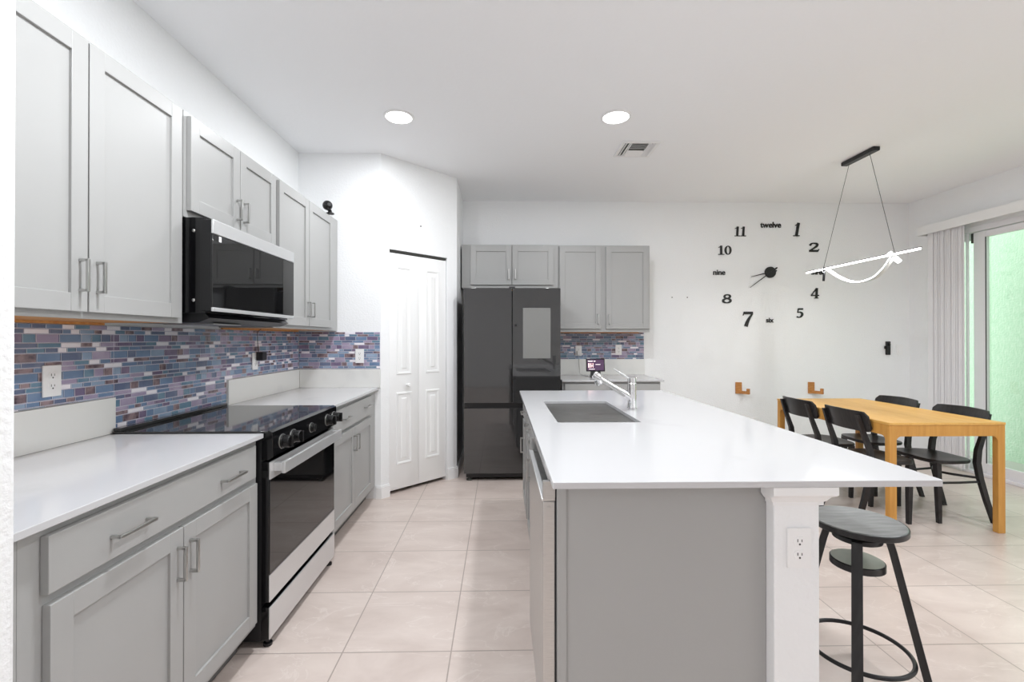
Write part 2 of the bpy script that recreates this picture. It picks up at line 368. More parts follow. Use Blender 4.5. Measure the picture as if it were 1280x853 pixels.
upper(ML, 2.745, 3.808, 1.381, 2.286, .318, [(2.778, 3.205, 1.402, 2.268, 3.178, 1.516, .104), (3.212, 3.66, 1.402, 2.268, 3.243, 1.516, .104)],
      'tall grey wall cabinet between the microwave and the pantry corner')
MBK = face_my(4.77)
upper(MBK, -.40, .600, 1.842, 2.29, .328, [(-.308, .115, 1.872, 2.275, .086, 1.98, .104), (.122, .549, 1.872, 2.275, .153, 1.98, .104)],
      'wide short grey wall cabinet above the refrigerator')
upper(MBK, .605, 1.555, 1.385, 2.286, .328, [(.613, 1.043, 1.418, 2.272, 1.012, 1.516, .104), (1.095, 1.54, 1.418, 2.272, 1.127, 1.516, .104)],
      'tall grey wall cabinet right of the refrigerator above the small counter')

def basecab(m, u0, u1, depth, fronts, label, ztop=.894, filler=None, group='grey base cabinets', toe=True):
    t = thing('base_cabinet', m((u0+u1)/2, 0, -depth/2), label, 'cabinet', group)
    w = MB(m); w.box(u0, u1, .105, ztop, -depth, -.0005)
    if filler: w.box(filler-.001, filler+.001, .105, ztop, -.0004, .0004)
    w.build('body', M['grey'], t)
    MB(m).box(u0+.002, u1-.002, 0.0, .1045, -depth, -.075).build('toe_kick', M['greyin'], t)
    for f in fronts:
        kind, a, b, c, d = f[:5]
        o = shaker(m, a, b, c, d, 'door', t) if kind == 'door' else slab(m, a, b, c, d, 'drawer', t)
        for (hu, hv, hl, vert) in f[5:]: pull(m, hu, hv, hl, vert, o)
    return t
MLB = face_px(-1.032)
basecab(MLB, .950, 1.966, .622, [('drawer', 1.055, 1.931, .741, .873, (1.281, .800, .128, False), (1.752, .799, .128, False)),
                               ('door', 1.060, 1.4945, .135, .715, (1.468, .609, .108, True)), ('door', 1.4985, 1.942, .135, .715, (1.526, .609, .108, True))],
        'grey base cabinet nearest the camera with wide drawer above two doors', filler=1.007)
basecab(MLB, 2.746, 3.811, .622, [('drawer', 2.80, 3.668, .728, .868, (3.03, .798, .128, False), (3.50, .804, .128, False)),
                                ('door', 2.80, 3.228, .135, .703, (3.20, .595, .108, True)), ('door', 3.233, 3.672, .135, .703, (3.262, .595, .108, True))],
        'grey base cabinet between the range and the pantry corner')
MBB = face_my(4.50)
basecab(MBB, .603, 1.572, .592, [('drawer', .628, 1.052, .741, .872), ('drawer', 1.09, 1.556, .741, .872),
                                ('door', .628, 1.052, .135, .715, (1.03, .609, .108, True)), ('door', 1.09, 1.556, .135, .715, (1.11, .609, .108, True))],
        'grey base cabinet against the back wall right of the refrigerator')

# ------------------------------------------------------------------ countertops with upstands
def counter(boxes, ups, loc, label):
    t = thing('kitchen_countertop', loc, label, 'countertop', 'white quartz countertops along the walls')
    for b in boxes: MB().box(*b, .002).build('slab', M['quartz'], t)
    for b in ups: MB().box(*b, .0015).build('upstand', M['splash'], t)
counter([(XL+.001, -1.002, .950, 1.972, .8955, .9145)], [(XL+.001, XL+.020, .950, 2.0, .915, 1.066)], (-1.3, 1.4, .895), 'white quartz countertop nearest the camera left of the range')
counter([(XL+.001, -1.002, 2.742, 3.813, .8955, .9145)], [(XL+.001, XL+.020, 2.815, 3.813, .915, 1.066), (XL+.022, DX-.002, 3.794, 3.8135, .915, 1.066)],
        (-1.3, 3.3, .895), 'white quartz countertop between the range and the pantry corner')
counter([(.598, 1.60, 4.465, 5.098, .8955, .9145)], [(.598, 1.60, 5.079, 5.098, .915, 1.088)], (1.1, 4.8, .895), 'white quartz countertop beside the refrigerator carrying the small display')

# ------------------------------------------------------------------ mosaic backsplashes
random.seed(7)
TC = [('mosaic_white', rgb(246, 242, 248), None, 14), ('mosaic_lightblue', rgb(152, 170, 194), rgb(136, 158, 184), 14), ('mosaic_blue', rgb(120, 142, 172), rgb(104, 128, 160), 16),
      ('mosaic_slate', rgb(98, 110, 138), rgb(118, 126, 150), 16), ('mosaic_teal', rgb(100, 132, 154), rgb(118, 146, 166), 11), ('mosaic_lavender', rgb(160, 148, 174), rgb(178, 166, 188), 14),
      ('mosaic_plum', rgb(116, 104, 132), rgb(140, 124, 148), 8), ('mosaic_brown', rgb(150, 130, 134), rgb(82, 68, 78), 14)]
TM = [mat(n, c, .22, ior=1.5, vary=(c2, 26 if 'brown' in n else 14, 5, .42, .66, ONE) if c2 else None) for n, c, c2, _ in TC]
GROUT = mat('mosaic_grout', rgb(206, 202, 216), .8)
def mosaic(m, u0, u1, v0, v1, notch, label):
    """rows of small tiles from the top down; notch(u,v)->True where there is no tile"""
    w = MB(m); w.mi = 8
    for (a, b, c, d) in notch: w.box(a, b, c, d, .0006, .004)
    v = v1; r = 0
    while v > v0-.001:
        hgt = (.0185, .0185, .033)[r % 3]; thick = r % 3 == 2
        u = u0-random.random()*.06
        last = -1
        while u < u1:
            L = random.choice((.044, .046, .09, .088) if thick else (.036, .05, .082, .09, .066))
            wts = [x[3] for x in TC]
            if thick: wts[0] = 0
            else: wts[0] = 16 if L < .07 or random.random() < .6 else 4
            k = random.choices(range(8), wts)[0]
            while k == last: k = random.choices(range(8), wts)[0]
            last = k
            for (a, b, c, d) in notch:
                p, q, s, e = max(u+.0015, a+.0005), min(u+L-.0015, b-.0005), max(v-hgt+.0015, c+.0003), min(v-.0015, d-.0003)
                if q-p > .004 and e-s > .003:
                    w.mi = k; w.box(p, q, s, e, .0035, .0075, .0006, 1)
            u += L
        v -= hgt; r += 1
    return tag(w.build('mosaic_backsplash', TM+[GROUT], None, 20), label, 'backsplash', 'blue and mauve mosaic backsplashes')
mosaic(face_px(XL), .95, 3.807, .925, 1.371, [(.95, 2.002, 1.0675, 1.371), (2.002, 2.813, .925, 1.371), (2.813, 3.807, 1.0675, 1.371)],
       'long blue and mauve mosaic backsplash on the left wall behind the range')
mosaic(face_my(DY), XL+.009, DX-.006, 1.0675, 1.371, [(XL+.009, DX-.006, 1.0675, 1.371)], 'short blue and mauve mosaic backsplash beside the pantry door')
mosaic(face_my(YB), .66, 1.597, 1.0895, 1.384, [(.66, 1.597, 1.0895, 1.384)], 'blue and mauve mosaic backsplash on the back wall beside the refrigerator')

# ------------------------------------------------------------------ outlets and switches
def outlet(m, u, v, label, w0=.0, plugs=True, group='white wall outlets'):
    t = thing('wall_outlet', m(u, v, w0), label, 'outlet', group)
    MB(m).box(u-.035, u+.035, v-.0575, v+.0575, w0, w0+.006, .002).build('cover_plate', M['plate'], t)
    for s_ in (-1, 1):
        c = v+s_*.0195
        w = MB(m)
        pts = [(u+.0165*math.cos(a)*1.05, max(-.0135, min(.0135, .0165*math.sin(a)))+c) for a in [2*PI*i/20 for i in range(20)]]
        w.prism(pts, w0+.0055, w0+.0075)
        so = w.build('socket', M['plate'], t)
        w = MB(m)
        w.box(u-.0072, u-.0050, c-.001, c+.0075, w0+.0072, w0+.0079); w.box(u+.0050, u+.0072, c-.001, c+.0065, w0+.0072, w0+.0079)
        w.lathe([(.0028, .0072), (.0028, .0079)], (u, c-.0075, w0), (0, 0, 1), 10)
        w.build('slots', M['slot'], so)
    return t
PM = face_px(XL+.0085); PB = face_my(YB-.0085); PC = face_my(DY-.0085)
outlet(PM, 1.727, 1.161, 'white outlet on the mosaic nearest the camera')
outlet(PM, 3.128, 1.165, 'white outlet partly covered by a black plug-in adapter')
outlet(PC, -1.155, 1.174, 'white outlet on the short mosaic beside the pantry door')
outlet(PB, .866, 1.18, 'white outlet on the back mosaic next to the refrigerator')
outlet(PB, 1.312, 1.192, 'white outlet on the back mosaic above the faucet lever')
outlet(face_my(1.3195), .863, .711, 'white outlet on the column at the end of the island')
outlet(face_my(YB), 2.862, .38, 'white outlet low on the back wall under the wooden hook')
# light switch and intercom on the back wall
t = thing('light_switch', (4.495, YB, 1.19), 'white light switch plate right of the black doorbell unit', 'switch')
MB(face_my(YB)).box(4.458, 4.532, 1.133, 1.247, 0, .006, .002).build('cover_plate', M['plate'], t)
MB(face_my(YB)).box(4.478, 4.512, 1.157, 1.223, .0055, .009, .002).build('rocker', M['plate'], t)
t = thing('doorbell_unit', (4.356, YB, 1.21), 'narrow black doorbell unit on the back wall beside the blind', 'doorbell')
MB(face_my(YB)).box(4.334, 4.378, 1.133, 1.285, 0, .024, .004).build('case', M['black'], t)
MB(face_my(YB)).lathe([(.012, 0), (.012, .012), (.008, .016), (0, .017)], (4.356, 1.25, .0245), (0, 0, 1), 16).build('lens', M['blackgloss'], t)
MB(face_my(YB)).box(4.319, 4.335, 1.20, 1.235, 0, .02, .006).build('button', M['blackgloss'], t)

# ------------------------------------------------------------------ plug-in adapter with cord under the cabinet
t = thing('plug_adapter', (XL+.03, 3.15, 1.17), 'black cube adapter with thin cord plugged in below the cabinet', 'adapter')
MB().box(XL+.0165, XL+.060, 3.130, 3.192, 1.168, 1.226, .005).build('case', M['black'], t)
MB().tube([(XL+.03, 3.137, 1.226), (XL+.026, 3.133, 1.29), (XL+.026, 3.13, 1.36), (XL+.05, 3.13, 1.381)], .0022, 8).build('cord', M['black'], t)

# ------------------------------------------------------------------ microwave
t = thing('microwave', (-1.43, 2.355, 1.41), 'black and stainless over-the-range microwave', 'microwave')
mx = face_px(0)
MB().box(XL+.002, -1.252, 1.976, 2.734, 1.425, 1.832, .003).build('body', M['blackgloss'], t)
w = MB(); w.prism([(-1.62, 1.4245), (-1.26, 1.4245), (-1.24, 1.405), (-1.29, 1.385), (-1.60, 1.385)], 1.99, 2.72, (0, 2, 1)); w.build('vent_hood', M['black'], t)
dr = MB().box(-1.251, -1.204, 1.943, 2.696, 1.433, 1.815, .003).build('door', M['blackgloss'], t)
MB().box(-1.2045, -1.200, 1.944, 2.566, 1.449, 1.7555, .001).build('window', M['blackglass'], dr)
MB().box(-1.206, -1.197, 1.943, 2.696, 1.757, 1.8155, .002).build('top_trim', M['steelpolish'], dr)
MB().box(-1.206, -1.197, 1.943, 2.696, 1.431, 1.4475, .002).build('bottom_trim', M['steelpolish'], dr)
MB().box(-1.2045, -1.199, 2.568, 2.695, 1.449, 1.7555, .001).build('control_panel', mat('dark_stainless', rgb(96, 96, 96), .25, 1), t)
MB().box(-1.1999, -1.1992, 1.952, 1.985, 1.733, 1.753).build('sticker', M['black'], dr)
MB().box(-1.1999, -1.1990, 1.986, 2.003, 1.729, 1.752).build('sticker', M['plate'], dr)
for z in (1.48, 1.775): MB().lathe([(.007, 0), (.005, .002), (.003, .003)], (-1.30, 1.9755, z), (0, -1, 0), 12).build('screw', M['nickel'], t)
MB().box(-1.50, -1.28, 2.08, 2.30, 1.3795, 1.3848).build('grease_filter', M['steel'], t)

# ------------------------------------------------------------------ range
t = thing('range_cooker', (-1.3, 2.357, 0), 'black and stainless slide-in electric range between the counters', 'stove')
RY0, RY1 = 1.977, 2.737
MB().box(XL+.03, -1.015, RY0+.001, RY1-.001, .03, .905, .003).build('body', M['black'], t)
w = MB(); w.box(XL+.025, -.985, 1.9735, 2.7405, .9155, .9235, .002); w.box(XL+.026, XL+.06, 1.978, 2.736, .9235, .938, .003)
w.build('cooktop', M['cooktop'], t)
w = MB(); w.prism([(-1.014, .80), (-.985, .80), (-.965, .815), (-.968, .918), (-.985, .925), (-1.014, .915)], RY0, RY1, (0, 2, 1), .002)
cp = w.build('control_panel', M['blackgloss'], t)
for y in (2.062, 2.168, 2.375, 2.592, 2.69):
    w = MB(); ax = (1, 0, .02)
    big = y != 2.375
    R_ = .0325 if big else .025
    w.lathe([(R_-.001, 0), (R_-.001, .006), (R_-.005, .009), (R_-.006, .034 if big else .02), (R_-.009, .037 if big else .022), (0, .037 if big else .022)], (-.9665, y, .862), ax, 28)
    if big: w.box(-.934, -.917, y-.006, y+.006, .837, .887, .002)
    kb = w.build('knob', M['knob'], cp)
    MB().lathe([(R_, 0), (R_, .003), (R_-.003, .005)], (-.9668, y, .862), ax, 28).build('ring', M['nickel'], kb)
od = MB().box(-1.0145, -.982, RY0, RY1, .195, .792, .004).build('oven_door', M['blackgloss'], t)
MB().box(-.9825, -.9785, RY0+.003, RY1-.003, .312, .715, .001).build('window', M['blackglass'], od)
MB().box(-.9825, -.978, RY0+.001, RY1-.001, .197, .310, .001).build('bottom_trim', M['steelpolish'], od)
MB().box(-.9825, -.977, RY0+.001, RY1-.001, .717, .79, .001).build('top_trim', M['steelpolish'], od)
w = MB(); w.box(-.944, -.928, RY0+.03, RY1-.02, .735, .787, .003)
w.box(-.9772, -.944, RY0+.03, RY0+.055, .745, .78, .002); w.box(-.9772, -.944, RY1-.045, RY1-.02, .745, .78, .002)
w.build('handle', M['steelpolish'], od)
sd = MB().box(-1.0145, -.982, RY0, RY1, .033, .175, .004).build('storage_drawer', M['blackgloss'], t)
MB().box(-.9825, -.977, RY0+.001, RY1-.001, .04, .172, .001).build('front_panel', M['steelpolish'], sd)
for y in (RY0+.03, RY1-.03):
    for x in (-1.0, -1.56): MB().lathe([(.018, 0), (.018, .012), (.009, .014), (.009, .0295)], (x, y, 0), (0, 0, 1), 14).build('foot', M['black'], t)

# ------------------------------------------------------------------ refrigerator
FX0, FX1, FY = -.337, .556, 4.25
t = thing('refrigerator', (.11, 4.65, 0), 'charcoal glass French door refrigerator against the back wall', 'refrigerator')
MB().box(FX0+.006, FX1-.006, FY+.055, 5.03, .055, 1.762, .004).build('body', M['fridgebody'], t)
mf = face_my(FY)
MB(mf).box(FX0, .104, .722, 1.783, -.048, 0, .0012).build('door', M['fridge'], t)
TA = math.tan(math.radians(1.1))
def mtilt(u, v, w_): return (u, FY-(FX1-u)*TA-w_, v)
rd = MB(mtilt).box(.111, FX1, .722, 1.783, -.048, 0, .0012).build('door', M['fridge'], t)
MB(mtilt).box(.2075, .463, 1.134, 1.60, -.002, .0006, .0002, 1).build('grey_rectangle', M['panelgrey'], rd)  # lighter grey rectangle on the right door
MB(mtilt).box(.133, .152, 1.428, 1.449, -.002, .0012, .0005, 1).build('camera_lens', M['black'], rd)
MB(mf).box(FX0, FX1, .072, .674, -.048, 0, .0012).build('freezer_drawer', M['fridge'], t)
MB(mf).box(FX0+.004, FX1-.004, .676, .720, -.05, -.02).build('grip_channel', M['black'], t)
MB(mf).box(.08, .135, 1.7845, 1.80, -.10, -.01, .003).build('hinge_cover', M['fridgebody'], t)
MB(mf).box(FX0+.02, FX1-.02, .03, .068, -.3, -.03).build('plinth', M['black'], t)
for x in (-.29, .50): MB().lathe([(.026, 0), (.026, .014), (.014, .018), (.014, .03)], (x, FY+.05, 0), (0, 0, 1), 16).build('foot', M['grill'], t)

# ------------------------------------------------------------------ island
IL, IR, IY0, IY1 = .147, 1.262, 1.286, 3.56
t = thing('island_countertop', (.7, 2.4, .895), 'large white quartz island countertop with cut-out for the sink', 'countertop')
SX0, SX1, SY0, SY1 = .276, .680, 2.205, 2.975
w = MB()
def rr(x0, x1, y0, y1, r, n=5):
    P = []
    for cx_, cy_, a0 in ((x1-r, y1-r, 0), (x0+r, y1-r, 90), (x0+r, y0+r, 180), (x1-r, y0+r, 270)):
        for i in range(n+1): a = math.radians(a0+90*i/n); P.append((cx_+r*math.cos(a), cy_+r*math.sin(a)))
    return P
outer, inner = rr(IL, IR, IY0, IY1, .006), rr(SX0, SX1, SY0, SY1, .012)
bev = .0015
def loop(P, z, g, sgn):
    cx_ = sum(p[0] for p in P)/len(P); cy_ = sum(p[1] for p in P)/len(P)
    return [(p[0]-sgn*g*(1 if p[0] > cx_ else -1), p[1]-sgn*g*(1 if p[1] > cy_ else -1), z) for p in P]
w.rings([loop(inner, .914, bev, -1), loop(outer, .914, bev, 1), loop(outer, .9125, 0, 1), loop(outer, .8955, 0, 1), loop(inner, .8955, 0, -1), loop(inner, .9125, 0, -1)], closed=True)
w.build('slab', M['quartz'], t)
t = thing('undermount_sink', (.48, 2.59, .69), 'stainless steel sink set into the island countertop', 'sink')
o2, i2 = rr(SX0-.012, SX1+.012, SY0-.012, SY1+.012, .02), rr(SX0-.002, SX1+.002, SY0-.002, SY1+.002, .015)
b2 = rr(SX0+.008, SX1-.008, SY0+.008, SY1-.008, .02)
Z = lambda P, z: [(p[0], p[1], z) for p in P]
w = MB(); w.rings([Z(o2, .8945), Z(i2, .8945), Z(i2, .74), Z(b2, .715), Z(rr(.44, .52, 2.55, 2.63, .03), .712)][0:4], cap=False)
w.Fc([w.V(p) for p in Z(b2, .715)]); w.rings([Z(o2, .8945), Z(o2, .89), Z(rr(SX0-.004, SX1+.004, SY0-.004, SY1+.004, .02), .888), Z(rr(SX0-.004, SX1+.004, SY0-.004, SY1+.004, .02), .71)])
bmesh.ops.remove_doubles(w.bm, verts=w.bm.verts, dist=.0002)
w.build('basin', M['sinksteel'], t)
MB().lathe([(.045, 0), (.045, .002), (.038, .003), (.03, .001), (0, .001)], (.48, 2.59, .7155), (0, 0, 1), 24).build('drain', M['chrome'], t)
# faucet
fx, fy = .752, 2.62
t = thing('kitchen_faucet', (fx, fy, .9145), 'chrome pull-out faucet with angled spout behind the sink', 'faucet')
w = MB(); w.lathe([(.029, 0), (.029, .006), (.026, .009), (.0245, .03), (.0245, .145), (.0235, .147), (.0235, .149), (.0245, .151), (.0245, .178), (.021, .184), (0, .185)], (fx, fy, .9145), (0, 0, 1), 28)
w.build('body', M['chrome'], t)
w = MB(); w.tube([(fx-.006, fy, .978), (fx-.035, fy, .998), (fx-.07, fy, 1.019), (fx-.15, fy, 1.067), (fx-.185, fy, 1.088)], [.023, .021, .0185, .0165, .018], 18)
sp = w.build('spout', M['chrome'], t)
w = MB(); w.lathe([(.018, -.004), (.024, .0), (.0255, .012), (.0255, .036), (.021, .044), (.013, .048), (0, .046)], (fx-.182, fy, 1.088), (-.86, 0, .5), 22)
w.lathe([(.020, 0), (.0215, .02), (.0205, .044), (.016, .049), (0, .049)], (fx-.205, fy, 1.098), (.42, 0, -.9), 20)
w.build('spray_head', M['chrome'], sp)
MB().tube([(fx-.016, fy, 1.086), (fx-.05, fy, 1.111), (fx-.105, fy, 1.143)], [.006, .005, .004], 14).build('lever', M['steelpolish'], t)

# island base
MI = face_mx(.19)
def islandcab(y0, y1, fronts, label):
    return basecab(MI, y0, y1, .58, fronts, label)
islandcab(2.02, 2.93, [('drawer', 2.03, 2.47, .741, .872, (2.25, .80, .128, False)), ('drawer', 2.48, 2.92, .741, .872, (2.70, .80, .128, False)), ('door', 2.03, 2.47, .135, .715, (2.445, .609, .108, True)), ('door', 2.48, 2.92, .135, .715, (2.505, .609, .108, True))], 'grey island cabinet below the sink')
# leave clearance for the basin: the cabinet below the sink is lower
bpy.data.objects.remove([o for o in bpy.data.objects if o.name.startswith('body') and o.parent and o.parent['label'] == 'grey island cabinet below the sink'][0])
sc_ = [o for o in bpy.data.objects if o.get('label') == 'grey island cabinet below the sink'][0]
w = MB(MI); w.box(2.02, 2.93, .105, .68, -.58, -.0005); w.box(2.02, 2.93, .68, .894, -.02, -.0005); w.box(2.02, 2.045, .68, .894, -.58, -.021)
w.build('body', M['grey'], sc_)
islandcab(3.0, 3.50, [('drawer', 3.015, 3.485, .741, .872, (3.20, .80, .128, False)), ('door', 3.015, 3.485, .135, .715, (3.25, .565, .108, True))], 'grey cabinet at the far end of the island')
# end panel facing the camera
t = thing('island_end_panel', (.48, 1.352, 0), 'grey end panel of the island facing the camera', 'panel')
w = MB(); w.box(.184, .770, 1.358, 1.372, .0, .894); w.box(.770, .7905, 1.358, 1.372, 0, .894); w.box(.167, .194, 1.352, 1.372, .0, .894, .001)
w.build('panel', M['grey'], t)
# dishwasher
t = thing('dishwasher', (.4, 1.68, 0), 'white and stainless dishwasher built into the island', 'dishwasher')
MB().box(.195, .765, 1.385, 2.005, .10, .885).build('body', M['fridgebody'], t)
w = MB(); w.box(.127, .163, 1.376, 1.99, .105, .829, .002); dd = w.build('door', M['steel'], t)
MB().box(.1625, .183, 1.376, 1.99, .105, .829).build('inner_panel', M['fridgebody'], dd)
MB().box(.1235, .1405, 1.376, 1.99, .8295, .838, .002).build('grip_edge', M['steelpolish'], dd)
w = MB(); w.box(.165, .183, 1.376, 1.99, .8385, .884); w.build('grip_channel', M['black'], t)
w = MB(); w.box(.150, .164, 1.376, 1.99, .868, .890, .001); w.box(.127, .164, 1.3755, 1.39, .8305, .890, .001); w.box(.127, .164, 1.976, 1.9905, .8305, .890, .001)
w.build('control_strip', M['steel'], t)
MB().box(.20, .74, 1.39, 2.0, 0, .0995).build('toe_kick', M['black'], t)
MB().lathe([(.0065, 0), (.0065, .0012), (.004, .0016)], (.145, 1.3752, .81), (0, -1, 0), 14).build('badge', M['nickel'], t)
# half wall and its column carrying the island overhang
struct(MB().box(.792, .926, 1.320, 3.49, 0, .862, .004).build('wall_island', M['wall']), 'white half wall and column under the island countertop', 'wall')
w = MB()
prof = [(.0, .835), (.007, .835), (.007, .845), (.012, .849), (.02, .862), (.03, .868), (.033, .872), (.033, .8945), (.0, .8945)]
def capring(p, z): return [(.792-min(p, .02), 1.320-p, z), (.926+p, 1.320-p, z), (.926+p, 3.49+p, z), (.792, 3.49+p, z), (.792, 1.3515, z), (.792-min(p, .02), 1.3515, z)]
w.rings([capring(p+.0005, z) for p, z in prof[1:-1]])
struct(w.build('trim_1', M['trim']), 'white crown moulding capping the island column', 'moulding')

# ------------------------------------------------------------------ bar stool
sx, sy = 1.338, 1.704
t = thing('bar_stool', (sx, sy, 0), 'black round bar stool beside the end of the island', 'stool')
w = MB(); w.lathe([(0, .612), (.10, .613), (.145, .616), (.1495, .620), (.1505, .628), (.149, .634), (.145, .6365), (.12, .6355), (0, .6345)], (sx, sy, 0), (0, 0, 1), 56)
w.bm.faces.ensure_lookup_table()
w.build('seat', [M['seatblack']], t)
MB().lathe([(.1511, .614), (.1525, .616), (.1525, .631), (.1511, .634), (.1511, .614)], (sx, sy, 0), (0, 0, 1), 56).build('seat_rim', M['ebony'], t)
w = MB(); w.lathe([(.074, .565), (.078, .567), (.078, .583), (.074, .585), (.055, .585), (.055, .565), (.074, .565)], (sx, sy, 0), (0, 0, 1), 40); w.build('collar', M['black'], t)
w = MB(); w.lathe([(.016, .47), (.016, .6115)], (sx, sy, 0), (0, 0, 1), 16); w.lathe([(.04, .598), (.04, .6115)], (sx, sy, 0), (0, 0, 1), 16); w.box(sx-.056, sx+.056, sy-.012, sy+.012, .567, .583); w.build('screw_post', M['black'], t)
dk = MB().lathe([(0, .465), (.084, .465), (.0865, .4665), (.0865, .4885), (.084, .49), (0, .49)], (sx, sy, 0), (0, 0, 1), 40).build('disc', M['ebony'], t)
MB().lathe([(0, .4903), (.081, .4903), (.082, .4912), (0, .4915)], (sx, sy, 0), (0, 0, 1), 40).build('disc_top', M['sage'], dk)
MB().tube([(sx+.164*math.cos(a), sy+.164*math.sin(a), .16) for a in [2*PI*i/64 for i in range(64)]], .0075, 18, True).build('foot_ring', M['black'], t)
A0 = math.atan2(-sy, -sx)
for k in range(4):
    a = A0+k*PI/2; d = Vector((math.cos(a), math.sin(a), 0)); n_ = Vector((-d.y, d.x, 0)); c = Vector((sx, sy, 0))
    w = MB(); P = []
    for rad, z, hw in ((.081, .586, .0165), (.091, .55, .0165), (.176, .16, .0165), (.211, .0, .0165)):
        p = c+d*rad+Vector((0, 0, z)); th = .006
        P.append([p+n_*hw, p-n_*hw, p-n_*hw+d*.024, p+n_*hw+d*.024])
    w.rings(P); lg = w.build('leg', M['ebony'], t)
    if k == 0:
        for z, rad in ((.555, .1), (.478, .1165)):
            p = c+d*(rad+.003)+Vector((0, 0, z)); MB().lathe([(.0045, 0), (.0045, .002), (.002, .003)], p, (d.x, d.y, .2), 10).build('bolt', M['grill'], lg)

# ------------------------------------------------------------------ dining table
TX0, TX1, TY0, TY1 = 2.612, 3.412, 3.04, 4.30
t = thing('dining_table', (3.0, 3.67, 0), 'rectangular oak dining table with four black chairs', 'table')
MB().box(TX0, TX1, TY0, TY1, .732, .75, .003).build('tabletop', M['oak'], t)
lw = .052; ld = .042
for x, y, sx_, sy_ in ((TX0, TY0, 1, 1), (TX1, TY0, -1, 1), (TX0, TY1, 1, -1), (TX1, TY1, -1, -1)):
    w = MB(); a0, a1 = sorted((x+sx_*.002, x+sx_*lw)); b0, b1 = sorted((y+sy_*.002, y+sy_*ld))
    w.box(a0, a1, b0, b1, 0, .7315, .004)
    R = .035     # rounded shoulder where leg meets rail
    arc = [(lw-.001, .6575), (lw-.001, .6575-R)]+[(lw+R-R*math.cos(q), .6575-R+R*math.sin(q)) for q in [PI/2*i/8 for i in range(9)]]
    w.prism([(x+sx_*p, z) for p, z in arc], y+sy_*.006, y+sy_*.03, (0, 2, 1)); w.prism([(y+sy_*(p-lw+ld), z) for p, z in arc], x+sx_*.006, x+sx_*.03, (1, 2, 0))
    w.build('leg', M['oakleg'], t)
for y in (TY0+.004, TY1-.032): MB().box(TX0+lw, TX1-lw, y, y+.028, .6575, .7315, .001).build('apron', M['oakleg'], t)
for x in (TX0+.004, TX1-.032): MB().box(x, x+.028, TY0+ld, TY1-ld, .6575, .7315, .001).build('apron', M['oakleg'], t)

# ------------------------------------------------------------------ dining chairs
def chair_proto():
    t = thing('dining_chair', (0, 0, 0), '', 'chair', 'black wooden dining chairs')
    w = MB(); N = 40
    def outline(sc, z, dx=0):
        P = []
        for i in range(N):
            a = 2*PI*i/N; c, s_ = math.cos(a), math.sin(a); e = .62 if c > 0 else .45
            x = (.14 if c > 0 else .19)*math.copysign(abs(c)**e, c); y = (.205 if x > 0 else .205-.018*abs(x)/.19)*math.copysign(abs(s_)**e, s_)
            P.append((x*sc+dx, y*sc, z))
        return P
    w.rings([outline(.93, .424), outline(.985, .427), outline(1, .434), outline(1, .444), outline(.985, .449), outline(.93, .450), outline(.7, .445), outline(.35, .441), outline(.05, .4405)])
    w.build('seat', M['ebony'], t)
    for s_ in (-1, 1):
        w = MB(); w.rings([[(x+a*q, s_*y+b*q, z) for a, b in ((1, 1), (-1, 1), (-1, -1), (1, -1))] for x, y, z, q in ((.085, .165, .428, .0165), (.082, .166, .30, .0165), (.076, .168, 0, .012))]); w.build('leg', M['ebony'], t)
        w = MB()
        path = [(-.308, .185, 0, .013), (-.258, .180, .16, .0145), (-.215, .176, .32, .0155), (-.196, .174, .43, .0165), (-.205, .173, .52, .016), (-.252, .170, .65, .0135), (-.292, .166, .775, .012)]
        w.rings([[(x+a*q*1.15, s_*y+b*q*.85, z) for a, b in ((1, 1), (-1, 1), (-1, -1), (1, -1))] for x, y, z, q in path]); w.build('leg', M['ebony'], t)
        MB().tube([(.08, s_*.166, .285), (-.07, s_*.17, .287), (-.222, s_*.177, .295)], .0085, 14).build('stretcher', M['ebony'], t)
    MB().tube([(-.214+.13*math.sin(PI*i/12), -.165+.33*i/12, .32) for i in range(13)], .0085, 14).build('stretcher', M['ebony'], t)
    # curved backrest
    w = MB(); nu, nz = 20, 8; rings = []
    def bp_(q, v, off):
        yy = (q-.5)*.42; lean = -.246-.30*(v-.645)*1.0
        zz = v
        edge = abs(q-.5)*2
        bow = -.048*(1-edge**2)+.022
        return (lean+bow+off+.012, yy, zz)
    for i in range(nu+1):
        q = i/nu; e = abs(q-.5)*2; cut = .03*(max(0, e-.86)/.14)**2.2
        lo, hi = .655+cut, .806-cut-.006*e
        f = [bp_(q, lo+(hi-lo)*j/nz, .007) for j in range(nz+1)]; b_ = [bp_(q, lo+(hi-lo)*j/nz, -.007) for j in range(nz, -1, -1)]
        rings.append(f+b_)
    w.rings(rings); w.build('backrest', M['ebony'], t, 50)
    return t
pc = chair_proto()
CH = [(2.824, 3.385, 0, 'black dining chair nearest the island on the near left of the oak table'),
      (2.824, 3.925, 0, 'black dining chair on the left of the oak table towards the clock wall'),
      (3.205, 3.395, PI, 'black dining chair at the table beside the sliding glass door, nearer the camera'),
      (3.205, 3.955, PI, 'black dining chair on the door side of the table, farther from the camera')]
for i, (x, y, rz, lb) in enumerate(CH):
    c = pc if i == 0 else copy_tree(pc)
    c.location = (x, y, 0); c.rotation_euler = (0, 0, rz); c['label'] = lb

